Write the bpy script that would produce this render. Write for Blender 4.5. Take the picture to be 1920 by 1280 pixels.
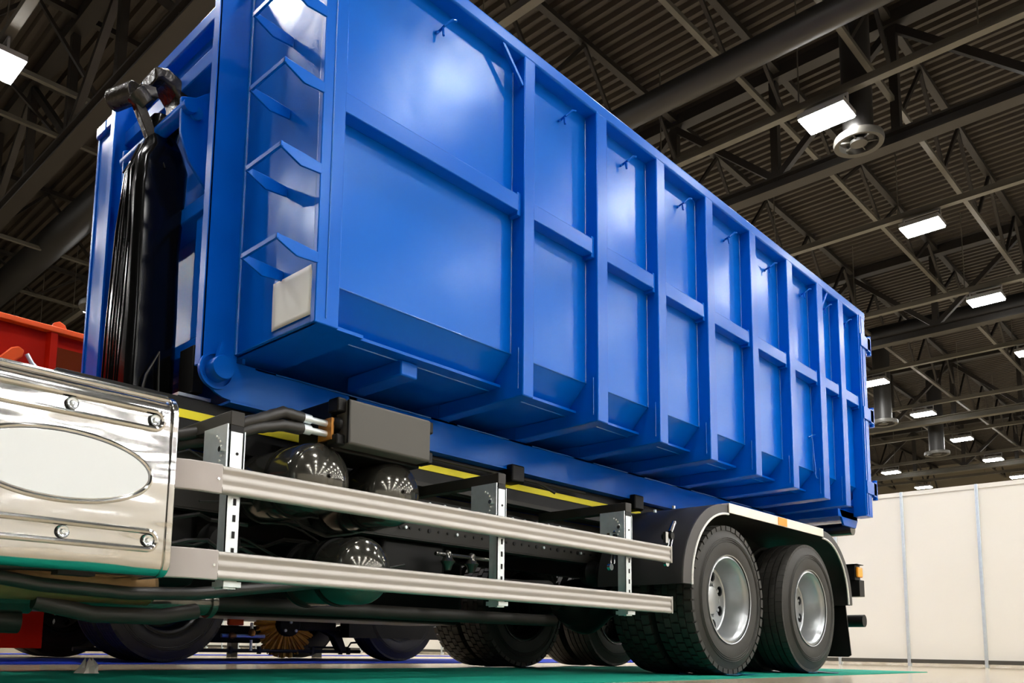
import bpy, math, random
from mathutils import Vector, Matrix
random.seed(7)
PI = math.pi
for o in list(bpy.data.objects):
    bpy.data.objects.remove(o, do_unlink=True)
sc = bpy.context.scene
COL = sc.collection

# ------------------------------------------------------------ camera
yaw, pitch, roll = 0.78337087, 0.12561138, 0.01628483
FPX, PX, PY, CAMH = 1572.46, 865.95, 1013.58, 0.168
fwd = Vector((math.cos(pitch)*math.cos(yaw), math.cos(pitch)*math.sin(yaw), math.sin(pitch)))
rg = Vector((math.sin(yaw), -math.cos(yaw), 0)); up = rg.cross(fwd)
r2 = math.cos(roll)*rg + math.sin(roll)*up
u2 = -math.sin(roll)*rg + math.cos(roll)*up
cd = bpy.data.cameras.new('camera'); cam = bpy.data.objects.new('camera', cd); COL.objects.link(cam)
cam.matrix_world = Matrix(((r2.x, u2.x, -fwd.x, 0), (r2.y, u2.y, -fwd.y, 0), (r2.z, u2.z, -fwd.z, CAMH), (0, 0, 0, 1)))
cd.sensor_fit = 'HORIZONTAL'; cd.sensor_width = 36; cd.lens = FPX/1920*36
cd.shift_x = (960-PX)/1920; cd.shift_y = (PY-640)/1920
cd.clip_start = 0.02; cd.clip_end = 300
sc.camera = cam

# ------------------------------------------------------------ world, exposure, lamp strength
w = bpy.data.worlds.new('world'); sc.world = w; w.use_nodes = True
w.node_tree.nodes['Background'].inputs[0].default_value = (.004, .0045, .005, 1)
w.node_tree.nodes['Background'].inputs[1].default_value = 1
LAMP_L = 146.0
sc.view_settings.view_transform = 'Standard'; sc.view_settings.look = 'None'
sc.view_settings.gamma = 1; sc.view_settings.use_curve_mapping = False
sc.view_settings.exposure = 0.0

# ------------------------------------------------------------ materials
def nd(m, t, **k):
    n = m.node_tree.nodes.new(t)
    for a, b in k.items(): setattr(n, a, b)
    return n
def mat(name, col, rough=.5, metal=0, spec=.5, emit=None, es=0, bump=0, bscale=20, coat=0, coatr=.1,
        var=0, vscale=3, aniso=0, bdist=.01, stretch=None, tint=None):
    m = bpy.data.materials.new(name); m.use_nodes = True
    b = m.node_tree.nodes['Principled BSDF']; L = m.node_tree.links
    b.inputs['Base Color'].default_value = (*col, 1); b.inputs['Roughness'].default_value = rough
    b.inputs['Metallic'].default_value = metal; b.inputs['Specular IOR Level'].default_value = spec
    b.inputs['Coat Weight'].default_value = coat; b.inputs['Coat Roughness'].default_value = coatr
    b.inputs['Anisotropic'].default_value = aniso
    if tint: b.inputs['Specular Tint'].default_value = (*tint, 1)
    if emit:
        b.inputs['Emission Color'].default_value = (*emit, 1); b.inputs['Emission Strength'].default_value = es
    tc = nd(m, 'ShaderNodeTexCoord')
    src = tc.outputs['Object']
    if stretch:
        mp = nd(m, 'ShaderNodeMapping'); mp.inputs['Scale'].default_value = stretch
        L.new(src, mp.inputs['Vector']); src = mp.outputs['Vector']
    if bump:
        n = nd(m, 'ShaderNodeTexNoise'); n.inputs['Scale'].default_value = bscale; n.inputs['Detail'].default_value = 3
        L.new(src, n.inputs['Vector'])
        bp = nd(m, 'ShaderNodeBump'); bp.inputs['Strength'].default_value = bump; bp.inputs['Distance'].default_value = bdist
        L.new(n.outputs['Fac'], bp.inputs['Height']); L.new(bp.outputs['Normal'], b.inputs['Normal'])
        L.new(bp.outputs['Normal'], b.inputs['Coat Normal'])
    if var:
        n = nd(m, 'ShaderNodeTexNoise'); n.inputs['Scale'].default_value = vscale; n.inputs['Detail'].default_value = 5
        L.new(src, n.inputs['Vector'])
        mx = nd(m, 'ShaderNodeMix', data_type='RGBA'); mx.blend_type = 'MIX'
        L.new(n.outputs['Fac'], mx.inputs['Factor'])
        mx.inputs[6].default_value = (*[c*(1-var) for c in col], 1); mx.inputs[7].default_value = (*[min(1, c*(1+var)) for c in col], 1)
        L.new(mx.outputs[2], b.inputs['Base Color'])
    return m
M = {}
M['blue'] = mat('blue_paint', (.0, .098, .54), .24, 0, .36, bump=.10, bscale=3.0, bdist=.01, tint=(.3, .6, 1))
M['bluepanel'] = mat('blue_panel_paint', (.0, .112, .56), .23, 0, .36, bump=.5, bscale=1.9, bdist=.016, tint=(.35, .62, 1))
M['ladderblue'] = mat('blue_ladder_panel_paint', (.0, .095, .50), .17, 0, .6, bump=.4, bscale=2.5, bdist=.012, tint=(.35, .62, 1))
M['weld'] = mat('blue_weld_bead', (.0, .12, .50), .25, 0, .7, bump=.6, bscale=90, bdist=.003)
M['paper'] = mat('white_paper', (.8, .8, .76), .5, bump=.1, bscale=8, var=.03, vscale=6)
M['alu'] = mat('brushed_aluminium_profile', (.41, .385, .355), .48, .6, .5, aniso=.6, var=.06, vscale=3, stretch=(.3, 60, 60))
M['plasticgrey'] = mat('light_grey_plastic_cap', (.42, .38, .36), .55)
M['galv'] = mat('galvanised_steel', (.74, .80, .82), .42, .7, .5, var=.12, vscale=30)
M['chrome'] = mat('bright_zinc', (.75, .78, .8), .14, 1)
M['tank'] = mat('polished_aluminium', (.66, .65, .63), .13, 1, bump=.85, bscale=1.15, bdist=.055, stretch=(.6, 1, 2.6))
M['badge'] = mat('white_oval_badge', (.74, .77, .78), .4)
M['blackframe'] = mat('black_chassis_paint', (.006, .0055, .005), .45, 0, .22, var=.3, vscale=6)
M['greyframe'] = mat('dark_grey_frame', (.026, .023, .019), .5, 0, .3, var=.25, vscale=5)
M['box'] = mat('grey_black_moulded_plastic', (.075, .07, .06), .6, bump=.3, bscale=220, bdist=.001)
M['air'] = mat('dark_enamel_tank', (.11, .105, .09), .12, .7, .6, bump=.03, bscale=30)
M['rubber'] = mat('tyre_rubber', (.030, .028, .024), .62, 0, .4, bump=.25, bscale=130, bdist=.002, var=.2, vscale=9)
M['rubberdark'] = mat('tyre_tread_rubber', (.016, .016, .014), .7, 0, .3, bump=.2, bscale=90, bdist=.002)
M['tan'] = mat('dull_tan_metal', (.22, .13, .05), .45, .5, var=.3, vscale=25)
M['rimdark'] = mat('dark_rim', (.012, .011, .010), .3, .2)  # darker copy of the rim finish, for inner, far and background wheels
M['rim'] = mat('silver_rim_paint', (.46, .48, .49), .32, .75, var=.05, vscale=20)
M['guard'] = mat('mudguard_plastic', (.030, .028, .027), .42, bump=.15, bscale=260, bdist=.001)
M['lip'] = mat('mudguard_lip_plastic', (.055, .05, .048), .5)
M['white'] = mat('white_rubber_trim', (.85, .83, .78), .4)
M['yellow'] = mat('yellow_reflective_tape', (1.0, .86, .0), .5)
M['orange'] = mat('orange_reflector', (.9, .32, .0), .3)
M['film'] = mat('black_wrapping_film', (.003, .003, .003), .16, 0, .28, bump=.12, bscale=5, bdist=.01, stretch=(1, 1, .25))
M['hook'] = mat('dark_wrapped_steel', (.035, .03, .025), .25, .4, bump=.5, bscale=25, bdist=.01)
M['hose'] = mat('black_hose', (.02, .018, .015), .4)
M['brass'] = mat('orange_brass_fitting', (.55, .24, .05), .35, .6)
M['red'] = mat('orange_red_dump_body', (.48, .010, .001), .6, 0, .1, var=.15, vscale=1.5)
M['orangered'] = mat('orange_lacquer', (.85, .09, .005), .45, 0, .3)
M['brownpanel'] = mat('brown_red_panel', (.17, .022, .002), .7, 0, .1)
M['bluecab'] = mat('light_blue_lacquer', (.02, .20, .48), .25)
M['bristle'] = mat('orange_bristles', (.85, .34, .02), .6, var=.4, vscale=25)
M['roof'] = mat('ceiling_deck_dark', (.026, .019, .012), .6, .1, var=.3, vscale=.6)
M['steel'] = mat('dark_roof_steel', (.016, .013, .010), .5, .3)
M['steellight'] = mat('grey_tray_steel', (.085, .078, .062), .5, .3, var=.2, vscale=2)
M['duct'] = mat('dark_duct', (.010, .009, .008), .5)
M['diff'] = mat('diffuser_grey', (.05, .047, .04), .5)
M['lampbody'] = mat('lamp_housing', (.3, .3, .3), .4, .4)
M['lamp'] = mat('lamp_lens', (1, 1, 1), .4, emit=(1, .985, .95), es=LAMP_L)
M['wall'] = mat('cream_exhibition_board', (.80, .76, .68), .45, var=.02, vscale=1)
M['endwall'] = mat('beige_sheet_wall', (.16, .135, .09), .6, var=.12, vscale=.3)
M['floor'] = mat('tan_polished_floor', (.46, .38, .265), .17, 0, .5, bump=.04, bscale=4, var=.10, vscale=1.2)
M['green'] = mat('green_carpet', (.0, .25, .17), .85, 0, .2, bump=.4, bscale=400, bdist=.002, var=.06, vscale=60)
M['bluecarpet'] = mat('blue_carpet', (.002, .020, .28), .85, 0, .2, bump=.4, bscale=400, bdist=.002)
M['film2'] = mat('blue_protective_film', (.01, .16, .30), .2)
M['rag'] = mat('dusty_crumpled_plastic', (.70, .64, .56), .5)
M['lightglass'] = mat('amber_lamp_glass', (.9, .35, .02), .15)

def diamond(name):
    m = mat(name, (.88, .80, .69), .38, .45)
    b = m.node_tree.nodes['Principled BSDF']; L = m.node_tree.links
    tc = nd(m, 'ShaderNodeTexCoord'); mp = nd(m, 'ShaderNodeMapping'); mp.inputs['Rotation'].default_value = (.6, .785, .785)
    L.new(tc.outputs['Object'], mp.inputs['Vector'])
    ck = nd(m, 'ShaderNodeTexChecker'); ck.inputs['Scale'].default_value = 42
    L.new(mp.outputs['Vector'], ck.inputs['Vector'])
    bp = nd(m, 'ShaderNodeBump'); bp.inputs['Strength'].default_value = .9; bp.inputs['Distance'].default_value = .004
    L.new(ck.outputs['Fac'], bp.inputs['Height']); L.new(bp.outputs['Normal'], b.inputs['Normal'])
    return m
M['diamond'] = diamond('diamond_plate')

# ------------------------------------------------------------ mesh builder
class MB:
    def __init__(s): s.v = []; s.f = []
    def add(s, vs, fs):
        n = len(s.v); s.v += [tuple(p) for p in vs]; s.f += [tuple(i+n for i in f) for f in fs]; return s
    def box(s, x0, x1, y0, y1, z0, z1):
        return s.add([(x0, y0, z0), (x1, y0, z0), (x1, y1, z0), (x0, y1, z0), (x0, y0, z1), (x1, y0, z1), (x1, y1, z1), (x0, y1, z1)],
                     [(0, 3, 2, 1), (4, 5, 6, 7), (0, 1, 5, 4), (1, 2, 6, 5), (2, 3, 7, 6), (3, 0, 4, 7)])
    def prism(s, poly, axis, a, b):
        """poly: 2D points in the other two axes in x,y,z order"""
        def P(u, v, t):
            return {'x': (t, u, v), 'y': (u, t, v), 'z': (u, v, t)}[axis]
        n = len(poly); area = sum(poly[i][0]*poly[(i+1) % n][1]-poly[(i+1) % n][0]*poly[i][1] for i in range(n))
        vs = [P(u, v, a) for u, v in poly]+[P(u, v, b) for u, v in poly]
        fs = [tuple(range(n-1, -1, -1)), tuple(range(n, 2*n))]+[(i, (i+1) % n, n+(i+1) % n, n+i) for i in range(n)]
        flip = (area < 0) ^ (axis == 'y') ^ (b < a)
        if flip: fs = [tuple(reversed(f)) for f in fs]
        return s.add(vs, fs)
    def tube(s, pts, r, n=10, caps=True, closed=False):
        pts = [Vector(p) for p in pts]; m = len(pts); base = len(s.v); prev = None
        rr = r if isinstance(r, (list, tuple)) else [r]*m
        rings = []
        for i, p in enumerate(pts):
            if closed: t = (pts[(i+1) % m]-pts[i-1])
            else: t = (pts[min(i+1, m-1)]-pts[max(i-1, 0)])
            t.normalize()
            if prev is None:
                a = Vector((0, 0, 1)) if abs(t.z) < .9 else Vector((1, 0, 0))
                u = t.cross(a).normalized()
            else:
                u = (prev-t*prev.dot(t)).normalized()
            prev = u; v = t.cross(u)
            rings.append([p+(u*math.cos(2*PI*k/n)+v*math.sin(2*PI*k/n))*rr[i] for k in range(n)])
        vs = [q for rg_ in rings for q in rg_]; fs = []
        for i in range(m if closed else m-1):
            j = (i+1) % m
            for k in range(n):
                fs.append((i*n+k, i*n+(k+1) % n, j*n+(k+1) % n, j*n+k))
        if caps and not closed:
            fs.append(tuple(range(n-1, -1, -1))); fs.append(tuple((m-1)*n+k for k in range(n)))
        return s.add(vs, fs)
    def bar(s, p, q, wd, ht):
        """rectangular bar from p to q, wd sideways (horizontal), ht in the third direction"""
        p = Vector(p); q = Vector(q); t = (q-p).normalized()
        a = Vector((0, 0, 1)) if abs(t.z) < .95 else Vector((1, 0, 0))
        u = t.cross(a).normalized()*wd/2; v = u.cross(t).normalized()*ht/2
        vs = [p-u-v, p+u-v, p+u+v, p-u+v, q-u-v, q+u-v, q+u+v, q-u+v]
        return s.add(vs, [(0, 1, 2, 3), (7, 6, 5, 4), (0, 4, 5, 1), (1, 5, 6, 2), (2, 6, 7, 3), (3, 7, 4, 0)])
    def lathe(s, prof, c, axis='y', n=48, closed=False):
        """prof: (r, t) t along axis"""
        c = Vector(c); m = len(prof); vs = []
        for r, t in prof:
            for k in range(n):
                a = 2*PI*k/n; ca, sa = r*math.cos(a), r*math.sin(a)
                vs.append(c+Vector({'y': (ca, t, sa), 'x': (t, ca, sa), 'z': (ca, sa, t)}[axis]))
        fs = []
        for i in range(m if closed else m-1):
            j = (i+1) % m
            for k in range(n):
                q = (i*n+k, i*n+(k+1) % n, j*n+(k+1) % n, j*n+k)
                fs.append(q)
        return s.add(vs, fs)
    def disc(s, c, r, axis='y', n=16, h=.01):
        return s.lathe([(1e-4, -h), (r, -h), (r, h), (1e-4, h)], c, axis, n)
    def build(s, name, m, parent=None, smooth=True, bevel=0, seg=2, angle=35):
        me = bpy.data.meshes.new(name); me.from_pydata([tuple(v) for v in s.v], [], s.f)
        import bmesh
        bm = bmesh.new(); bm.from_mesh(me); bmesh.ops.recalc_face_normals(bm, faces=bm.faces); bm.to_mesh(me); bm.free()
        me.materials.append(M[m] if isinstance(m, str) else m)
        o = bpy.data.objects.new(name, me); COL.objects.link(o)
        if smooth:
            me.shade_smooth(); me.set_sharp_from_angle(angle=math.radians(angle))
        if bevel:
            b = o.modifiers.new('bevel', 'BEVEL'); b.width = bevel; b.segments = seg; b.limit_method = 'ANGLE'
            b.angle_limit = math.radians(40); b.harden_normals = False
        if parent is not None:
            o.parent = parent; o.location = -(wloc(parent))
        return o
def multi(name, m, parent, mbs):
    return [q.build(name, m, parent) for q in mbs]
def wloc(o):
    p = Vector(o.location)
    while o.parent is not None:
        o = o.parent; p += Vector(o.location)
    return p
def thing(name, label, cat, loc=(0, 0, 0), group=None):
    o = bpy.data.objects.new(name, None); COL.objects.link(o); o.location = loc; o.empty_display_size = .1
    o['label'] = label; o['category'] = cat
    if group: o['group'] = group
    return o
def tag(o, label, cat, group=None, kind=None):
    o['label'] = label; o['category'] = cat
    if group: o['group'] = group
    if kind: o['kind'] = kind
    return o
def struct(o, label=None):
    o['kind'] = 'structure'
    if label: o['label'] = label
    return o
def copy_tree(o, parent=None):
    c = o.copy(); COL.objects.link(c); c.parent = parent
    for ch in [x for x in o.children]: copy_tree(ch, c)
    return c
def arc(cx, cz, rx, rz, a0, a1, n):
    return [(cx+rx*math.cos(math.radians(a0+(a1-a0)*i/n)), cz+rz*math.sin(math.radians(a0+(a1-a0)*i/n))) for i in range(n+1)]

# ============================================================ THE HALL
struct(MB().box(-16, 64, -48, 42, -.1, 0).build('floor', 'floor', smooth=False))
# corrugated deck, ridges along y
mb = MB(); prof = []
x = -16.0; k = 0
while x < 64:
    prof += [(x, 12.9), (x+.09, 12.9), (x+.13, 12.80), (x+.22, 12.80)]; x += .26
vs = [(a, -48, b) for a, b in prof]+[(a, 42, b) for a, b in prof]; n = len(prof)
mb.add(vs, [(i, n+i, n+i+1, i+1) for i in range(n-1)])
struct(mb.build('ceiling', 'roof', smooth=False))
struct(MB().box(62, 62.2, -48, 42, 0, 12.95).build('wall_end', 'endwall', smooth=False))
struct(MB().box(-16.2, -16, -48, 42, 0, 12.95).build('wall_front', 'steel', smooth=False))
struct(MB().box(-16, 62, 42, 42.2, 0, 12.95).build('wall_far', 'steel', smooth=False))
struct(MB().box(-16, 62, -48.2, -48, 0, 12.95).build('wall_near', 'endwall', smooth=False))

# white exhibition partition, 2.5 m tall, 0.96 m boards
WX = 13.02
wp = struct(MB().box(WX, WX+.03, -6.5, 26, .05, 2.47).build('wall_partition', 'wall', smooth=False))
y = 3.954-.957*10
for i in range(33):
    MB().box(WX-.028, WX+.035, y-.02, y+.02, 0, 2.5).build('post', 'galv', wp, bevel=.004); y += .957
MB().box(WX-.012, WX+.034, -6.5, 26, 2.44, 2.5).build('top_rail', 'wall', wp)
MB().box(WX-.012, WX+.034, -6.5, 26, .045, .10).build('base_rail', 'steellight', wp)

wp = struct(MB().box(-5, WX, -6.53, -6.5, .05, 2.47).build('wall_partition_near', 'wall', smooth=False))
x = -4.9
while x < WX:
    MB().box(x-.02, x+.02, -6.535, -6.472, 0, 2.5).build('post', 'galv', wp); x += .957
MB().box(-5, WX, -6.534, -6.488, 2.44, 2.5).build('top_rail', 'wall', wp)
# carpets
tag(MB().add([(-3, 2.5, 0), (8.72, 2.5, 0), (8.95, 4.7, 0), (-3, 4.7, 0), (-3, 2.5, .006), (8.72, 2.5, .006), (8.95, 4.7, .006), (-3, 4.7, .006)],
    [(0, 3, 2, 1), (4, 5, 6, 7), (0, 1, 5, 4), (1, 2, 6, 5), (2, 3, 7, 6), (3, 0, 4, 7)]).build('green_carpet', 'green', smooth=False),
    'long green carpet strip lying under the hooklift truck', 'carpet')
tag(MB().box(-3, 12.5, 6.15, 8.1, 0, .006).build('blue_carpet', 'bluecarpet', smooth=False),
    'blue carpet strip under the orange service truck', 'carpet')
tag(MB().box(1, 12.5, 10.2, 10.9, 0, .006).build('blue_carpet', 'bluecarpet', smooth=False),
    'narrow blue carpet strip near the foot of the white partition', 'carpet')
mb = MB(); n = 14
for j in range(3):
    for i in range(n):
        a = 2*PI*i/n; r = (.05, .038, .015)[j]*(1+.35*math.sin(i*2.3+j))
        mb.v.append((1.70+r*math.cos(a), 4.32+r*math.sin(a), .007+(.0, .028, .052)[j]*(1+.55*math.sin(i*1.7+j*2))))
for j in range(2):
    for i in range(n): mb.f.append((j*n+i, j*n+(i+1) % n, (j+1)*n+(i+1) % n, (j+1)*n+i))
mb.f.append(tuple(2*n+i for i in range(n)))
tag(mb.build('crumpled_plastic', 'rag'), 'small crumpled scrap of pale plastic on the green carpet', 'scrap')

# ---- lamps
LX = [14.95+5.6*i for i in range(-5, 8)]; LY = [5.5+4.85*i for i in range(-3, 5)]
lit = {}
def make_lamp():
    t = thing('ceiling_floodlight', 'x', 'ceiling light', (0, 0, 0), 'floodlights in rows under the hall roof')
    b = MB().box(-.31, .31, -.42, .42, .03, .13); b.box(-.16, .16, -.2, .2, .13, .2)
    b.box(-.02, .02, -.4, -.37, .05, .34).box(-.02, .02, .37, .4, .05, .34).box(-.02, .02, -.4, .4, .32, .35)
    b.build('housing', 'lampbody', t, smooth=False)
    MB().box(-.29, .29, -.40, .40, 0, .03).build('lens', 'lamp', t, smooth=False)
    return t
names = {(5, 3): 'large glaring floodlight beside the round duct outlet, highest of the right-hand row',
 (6, 3): 'second floodlight down the right-hand row, below the one by the round duct',
 (7, 3): 'third floodlight down the right-hand row near the edge of the picture',
 (8, 3): 'floodlight cut by the right edge of the picture, fourth of its row',
 (8, 4): 'floodlight touching the rear corner of the blue container',
 (9, 4): 'floodlight just right of the container rear, second of the middle row',
 (10, 4): 'third floodlight of the middle row, in front of the far truss',
 (11, 4): 'fourth floodlight of the middle row, close above the white partition',
 (12, 4): 'last small floodlight of the middle row at the right edge above the partition',
 (11, 5): 'tiny far floodlight nearest the container rear, just above the partition',
 (12, 5): 'tiny farthest floodlight almost touching the top of the white partition',
 (3, 5): 'big floodlight in the top left corner of the picture',
 (4, 7): 'small floodlight half hidden behind the far column of the container frame'}
proto = None
for i, lx in enumerate(LX):
    for j, ly in enumerate(LY):
        if (i == 0 and j) or (i == 1 and j < 4) or (i == 2 and j < 1): continue
        t = proto = make_lamp() if proto is None else proto
        if (i, j) != (0, 0): t = copy_tree(proto); t['group'] = 'floodlights in rows under the hall roof'
        t.location = (lx, ly, 10.0)
        t['label'] = names.get((i, j), 'hall floodlight unseen from here, above or behind the camera or behind the container')
        if (i, j) not in names: t['group'] = 'hall floodlights out of view'

for lx in LX[2:11]:
    for k in range(1, 8):
        t = copy_tree(proto); t.location = (lx, LY[0]-4.85*k, 10.0)
        t['label'] = 'hall floodlight unseen from here, above or behind the camera or behind the container'; t['group'] = 'hall floodlights out of view'
# ---- cable trays holding the lamps, along y
ordn = ['nearest', 'second', 'third', 'fourth', 'fifth', 'sixth', 'seventh', 'eighth', 'ninth', 'tenth', 'eleventh', 'twelfth']
for i in range(2, 13):
    b = MB().box(LX[i]-.08, LX[i]+.08, -44, 34, 10.36, 10.42)
    b.box(LX[i]-.08, LX[i]-.07, -44, 34, 10.42, 10.5).box(LX[i]+.07, LX[i]+.08, -44, 34, 10.42, 10.5)
    for yy in range(-42, 34, 3): b.box(LX[i]-.01, LX[i]+.01, yy-.01, yy+.01, 10.4, 12.8)
    tag(b.build('cable_tray', 'steellight', smooth=False), 'thin grey cable tray crossing under the roof, %s from the camera' % ordn[i-2], 'cable tray', 'cable trays carrying the floodlights')

# ---- trusses across the hall (along y)
TX = [5.5, 16.7, 27.9, 39.1, 50.3]
for q, tx in enumerate(TX):
    t = thing('roof_truss', 'dark steel roof truss crossing the hall, %s from the camera' % ordn[q], 'roof truss', (tx, 10, 10), 'roof trusses crossing the hall')
    b = MB().box(tx-.16, tx+.16, -47, 42, 9.98, 10.02).box(tx-.16, tx+.16, -47, 42, 10.22, 10.26).box(tx-.02, tx+.02, -47, 42, 10.0, 10.24)
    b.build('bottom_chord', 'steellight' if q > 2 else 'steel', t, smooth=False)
    MB().box(tx-.15, tx+.15, -47, 42, 12.5, 12.76).build('top_chord', 'steel', t, smooth=False)
    b = MB(); yy = -46.0; s_ = 0
    while yy < 40:
        b.bar((tx, yy, 10.25), (tx, yy, 12.5), .16, .16)
        b.bar((tx, yy, 10.25 if s_ % 2 == 0 else 12.5), (tx, yy+2.42, 12.5 if s_ % 2 == 0 else 10.25), .14, .14)
        yy += 2.42; s_ += 1
    b.build('web', 'steel', t, smooth=False)
# ---- joists along x
JY = [-8, -3.1, 1.8, 4.86, 7.1, 9.6, 12.6, 16.5, 19.2, 24, 29]
for q, jy in enumerate(JY):
    zb = 10.9 if q % 2 else 11.5
    t = thing('roof_joist', 'slim dark lattice joist running lengthwise under the roof, number %s from the near side' % ordn[q], 'joist', (20, jy, zb), 'lattice joists running lengthwise')
    MB().box(-10, 62, jy-.05, jy+.05, zb, zb+.09).build('lower_chord', 'steellight', t, smooth=False)
    MB().box(-10, 62, jy-.07, jy+.07, 12.6, 12.72).build('upper_chord', 'steel', t, smooth=False)
    b = MB(); xx = -8.0; s_ = 0
    while xx < 61:
        b.bar((xx, jy, zb+.05 if s_ % 2 == 0 else 12.6), (xx+1.4, jy, 12.6 if s_ % 2 == 0 else zb+.05), .07, .07); xx += 1.4; s_ += 1
    b.build('web', 'steel', t, smooth=False)
# ---- ducts along y with drops and ring diffusers
for q, (dx, r, z, lab) in enumerate([(13.0, .24, 10.5, 'thick dark round air duct crossing above the container'),
                                     (7.6, .4, 11.2, 'dark round air duct crossing at the upper left'),
                                     (29.5, .35, 10.9, 'dark round air duct crossing far behind the container')]):
    tag(MB().tube([(dx, -14, z), (dx, 36, z)], r, 20).build('air_duct', 'duct'), lab, 'duct', 'round air ducts')
def diffuser(x, y, z, r, lab):
    t = thing('duct_outlet', lab, 'air outlet', (x, y, z), 'round duct outlets hanging from the roof')
    MB().tube([(x, y, z+.1), (x, y, 12.88)], r*.62, 20).build('drop_duct', 'duct', t)
    b = MB().lathe([(r*.8, 0), (r, -.02), (r*1.03, .05), (r, .12), (r*.8, .12), (r*.78, .05)], (x, y, z), 'z', 32, closed=True)
    for k in range(6):
        a = k*PI/3; b.bar((x, y, z+.05), (x+r*.85*math.cos(a), y+r*.85*math.sin(a), z+.05), .02, .03)
    b.lathe([(.001, .0), (r*.35, .0), (r*.35, .06), (.001, .08)], (x, y, z), 'z', 24)
    b.build('ring', 'diff', t)
diffuser(15.66, 5.19, 9.7, .43, 'round duct outlet hanging right beside the brightest floodlight')
diffuser(33.96, 10.82, 9.0, .5, 'round duct outlet beside the rear hinges of the container')
diffuser(40.79, 10.83, 9.0, .5, 'small round duct outlet low over the white partition')
diffuser(8.35, 22.2, 9.0, .5, 'round duct outlet at the left above the orange dump body')

# ============================================================ HOOKLIFT CONTAINER
Y0, YP, YR = 2.744, 2.83, 3.375
YC = 3.99
con = thing('hooklift_container', 'long blue steel hooklift container with vertical ribs, loaded on the truck', 'container', (5, YC, 1.27))
# side panel with chamfered foot
def strip(poly, th, x0, x1, b):
    for (a, c) in zip(poly[:-1], poly[1:]):
        d = Vector((c[0]-a[0], c[1]-a[1])).normalized(); nn = Vector((-d.y, d.x))*th
        if nn.x < 0: nn = -nn
        b.prism([a, c, (c[0]+nn.x, c[1]+nn.y), (a[0]+nn.x, a[1]+nn.y)], 'x', x0, x1)
b = MB(); strip([(YP, 3.37), (YP, 1.697), (2.985, 1.531)], .012, 2.0, 8.16, b)
b.build('side_panel', 'bluepanel', con, smooth=False)
b = MB(); strip([(2*YC-YP-.012, 3.37), (2*YC-YP-.012, 1.697), (2*YC-2.985-.012, 1.531)], .012, 2.0, 8.16, b)
b.build('side_panel', 'bluepanel', con, smooth=False)
MB().box(1.9, 8.16, 2.9, 5.08, 1.531, 1.545).build('floor_plate', 'blue', con, smooth=False)
# seam bead at the panel foot, and bead at chamfer foot
multi('seam', 'weld', con, [MB().tube([(2.0, YP-.002, 1.697), (8.1, YP-.002, 1.697)], .004, 6), MB().tube([(2.0, 2.985, 1.531), (8.1, 2.985, 1.531)], .005, 6)])
RIBS = [(3.182, 3.27), (3.84, 3.945), (4.50, 4.60), (5.14, 5.243), (5.815, 5.915), (6.465, 6.575), (7.07, 7.197), (7.55, 7.665)]
for x0, x1 in RIBS:
    pr = [(Y0, 3.36), (Y0, 1.46), (YR, 1.447), (YR, 1.531), (2.985, 1.531), (YP+.005, 1.697), (YP+.005, 3.36)]
    r = MB().prism(pr, 'x', x0, x1).build('rib', 'blue', con, bevel=.006)
    b = MB()
    for xx in (x0-.002, x1+.002):
        b.tube([(xx, YP, 3.34), (xx, YP, 1.70)], .005, 6)
        b.tube([(xx, YP+.005, 1.697), (xx, 2.985, 1.535)], .004, 6)
        b.tube([(xx, 2.775, 1.72), (xx, 2.775, 1.50)], .003, 6)
    b.build('weld_bead', 'weld', r)
    MB().prism([(2*YC-u, v) for u, v in pr], 'x', x0, x1).build('rib', 'blue', con, bevel=.006)
    MB().box(x0, x1, YR, 2*YC-YR, 1.447, 1.531).build('crossmember', 'blue', con, smooth=False)
# corner posts
for yy0, yy1 in ((Y0, YP+.03), (2*YC-YP-.03, 2*YC-Y0)):
    b = MB().box(1.886, 2.006, *((yy0, yy0+.03) if yy0 == Y0 else (yy1-.03, yy1)), 1.472, 3.36); b.box(1.912, 2.006, yy0+.001, yy1-.001, 1.474, 3.355)
    b.build('corner_post', 'blue', con, bevel=.004)
    c = MB().box(8.03, 8.20, yy0, yy1, 1.425, 3.36).build('corner_post', 'blue', con, bevel=.006)
    if yy0 == Y0:
        b = MB().box(8.045, 8.062, Y0-.008, Y0, 1.44, 3.36); b.box(8.105, 8.112, Y0-.004, Y0, 1.44, 3.36); b.build('edge_strip', 'blue', c, smooth=False)
        b = MB().tube([(1.94, Y0-.001, 1.5), (1.94, Y0-.001, 3.35)], .0035, 6); b.tube([(1.894, Y0+.033, 1.5), (1.894, Y0+.033, 3.35)], .006, 6)
        b.build('weld_bead', 'weld', con)
# top rim
for yy0, yy1 in ((Y0, 2.90), (2*YC-2.90, 2*YC-Y0)):
    MB().box(1.87, 8.225, yy0, yy1, 3.352, 3.43).build('top_rim', 'blue', con, bevel=.012, seg=3)
MB().box(1.87, 1.99, 2.90, 5.08, 3.352, 3.43).build('top_rim', 'blue', con, bevel=.012, seg=3)
MB().box(8.1, 8.225, 2.90, 5.08, 3.352, 3.43).build('top_rim', 'blue', con, bevel=.012, seg=3)
# mid rails
edges = [(2.006, RIBS[0][0])]+[(RIBS[i][1], RIBS[i+1][0]) for i in range(7)]+[(RIBS[7][1], 8.03)]
for x0, x1 in edges:
    b = MB().prism([(2.756, 2.457), (2.756, 2.545), (2.764, 2.555), (YP, 2.555), (YP, 2.457)], 'x', x0+.001, x1-.03)
    b.box(x1-.03, x1-.001, 2.765, YP, 2.44, 2.57)
    b.build('mid_rail', 'blue', con, bevel=.004)
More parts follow.
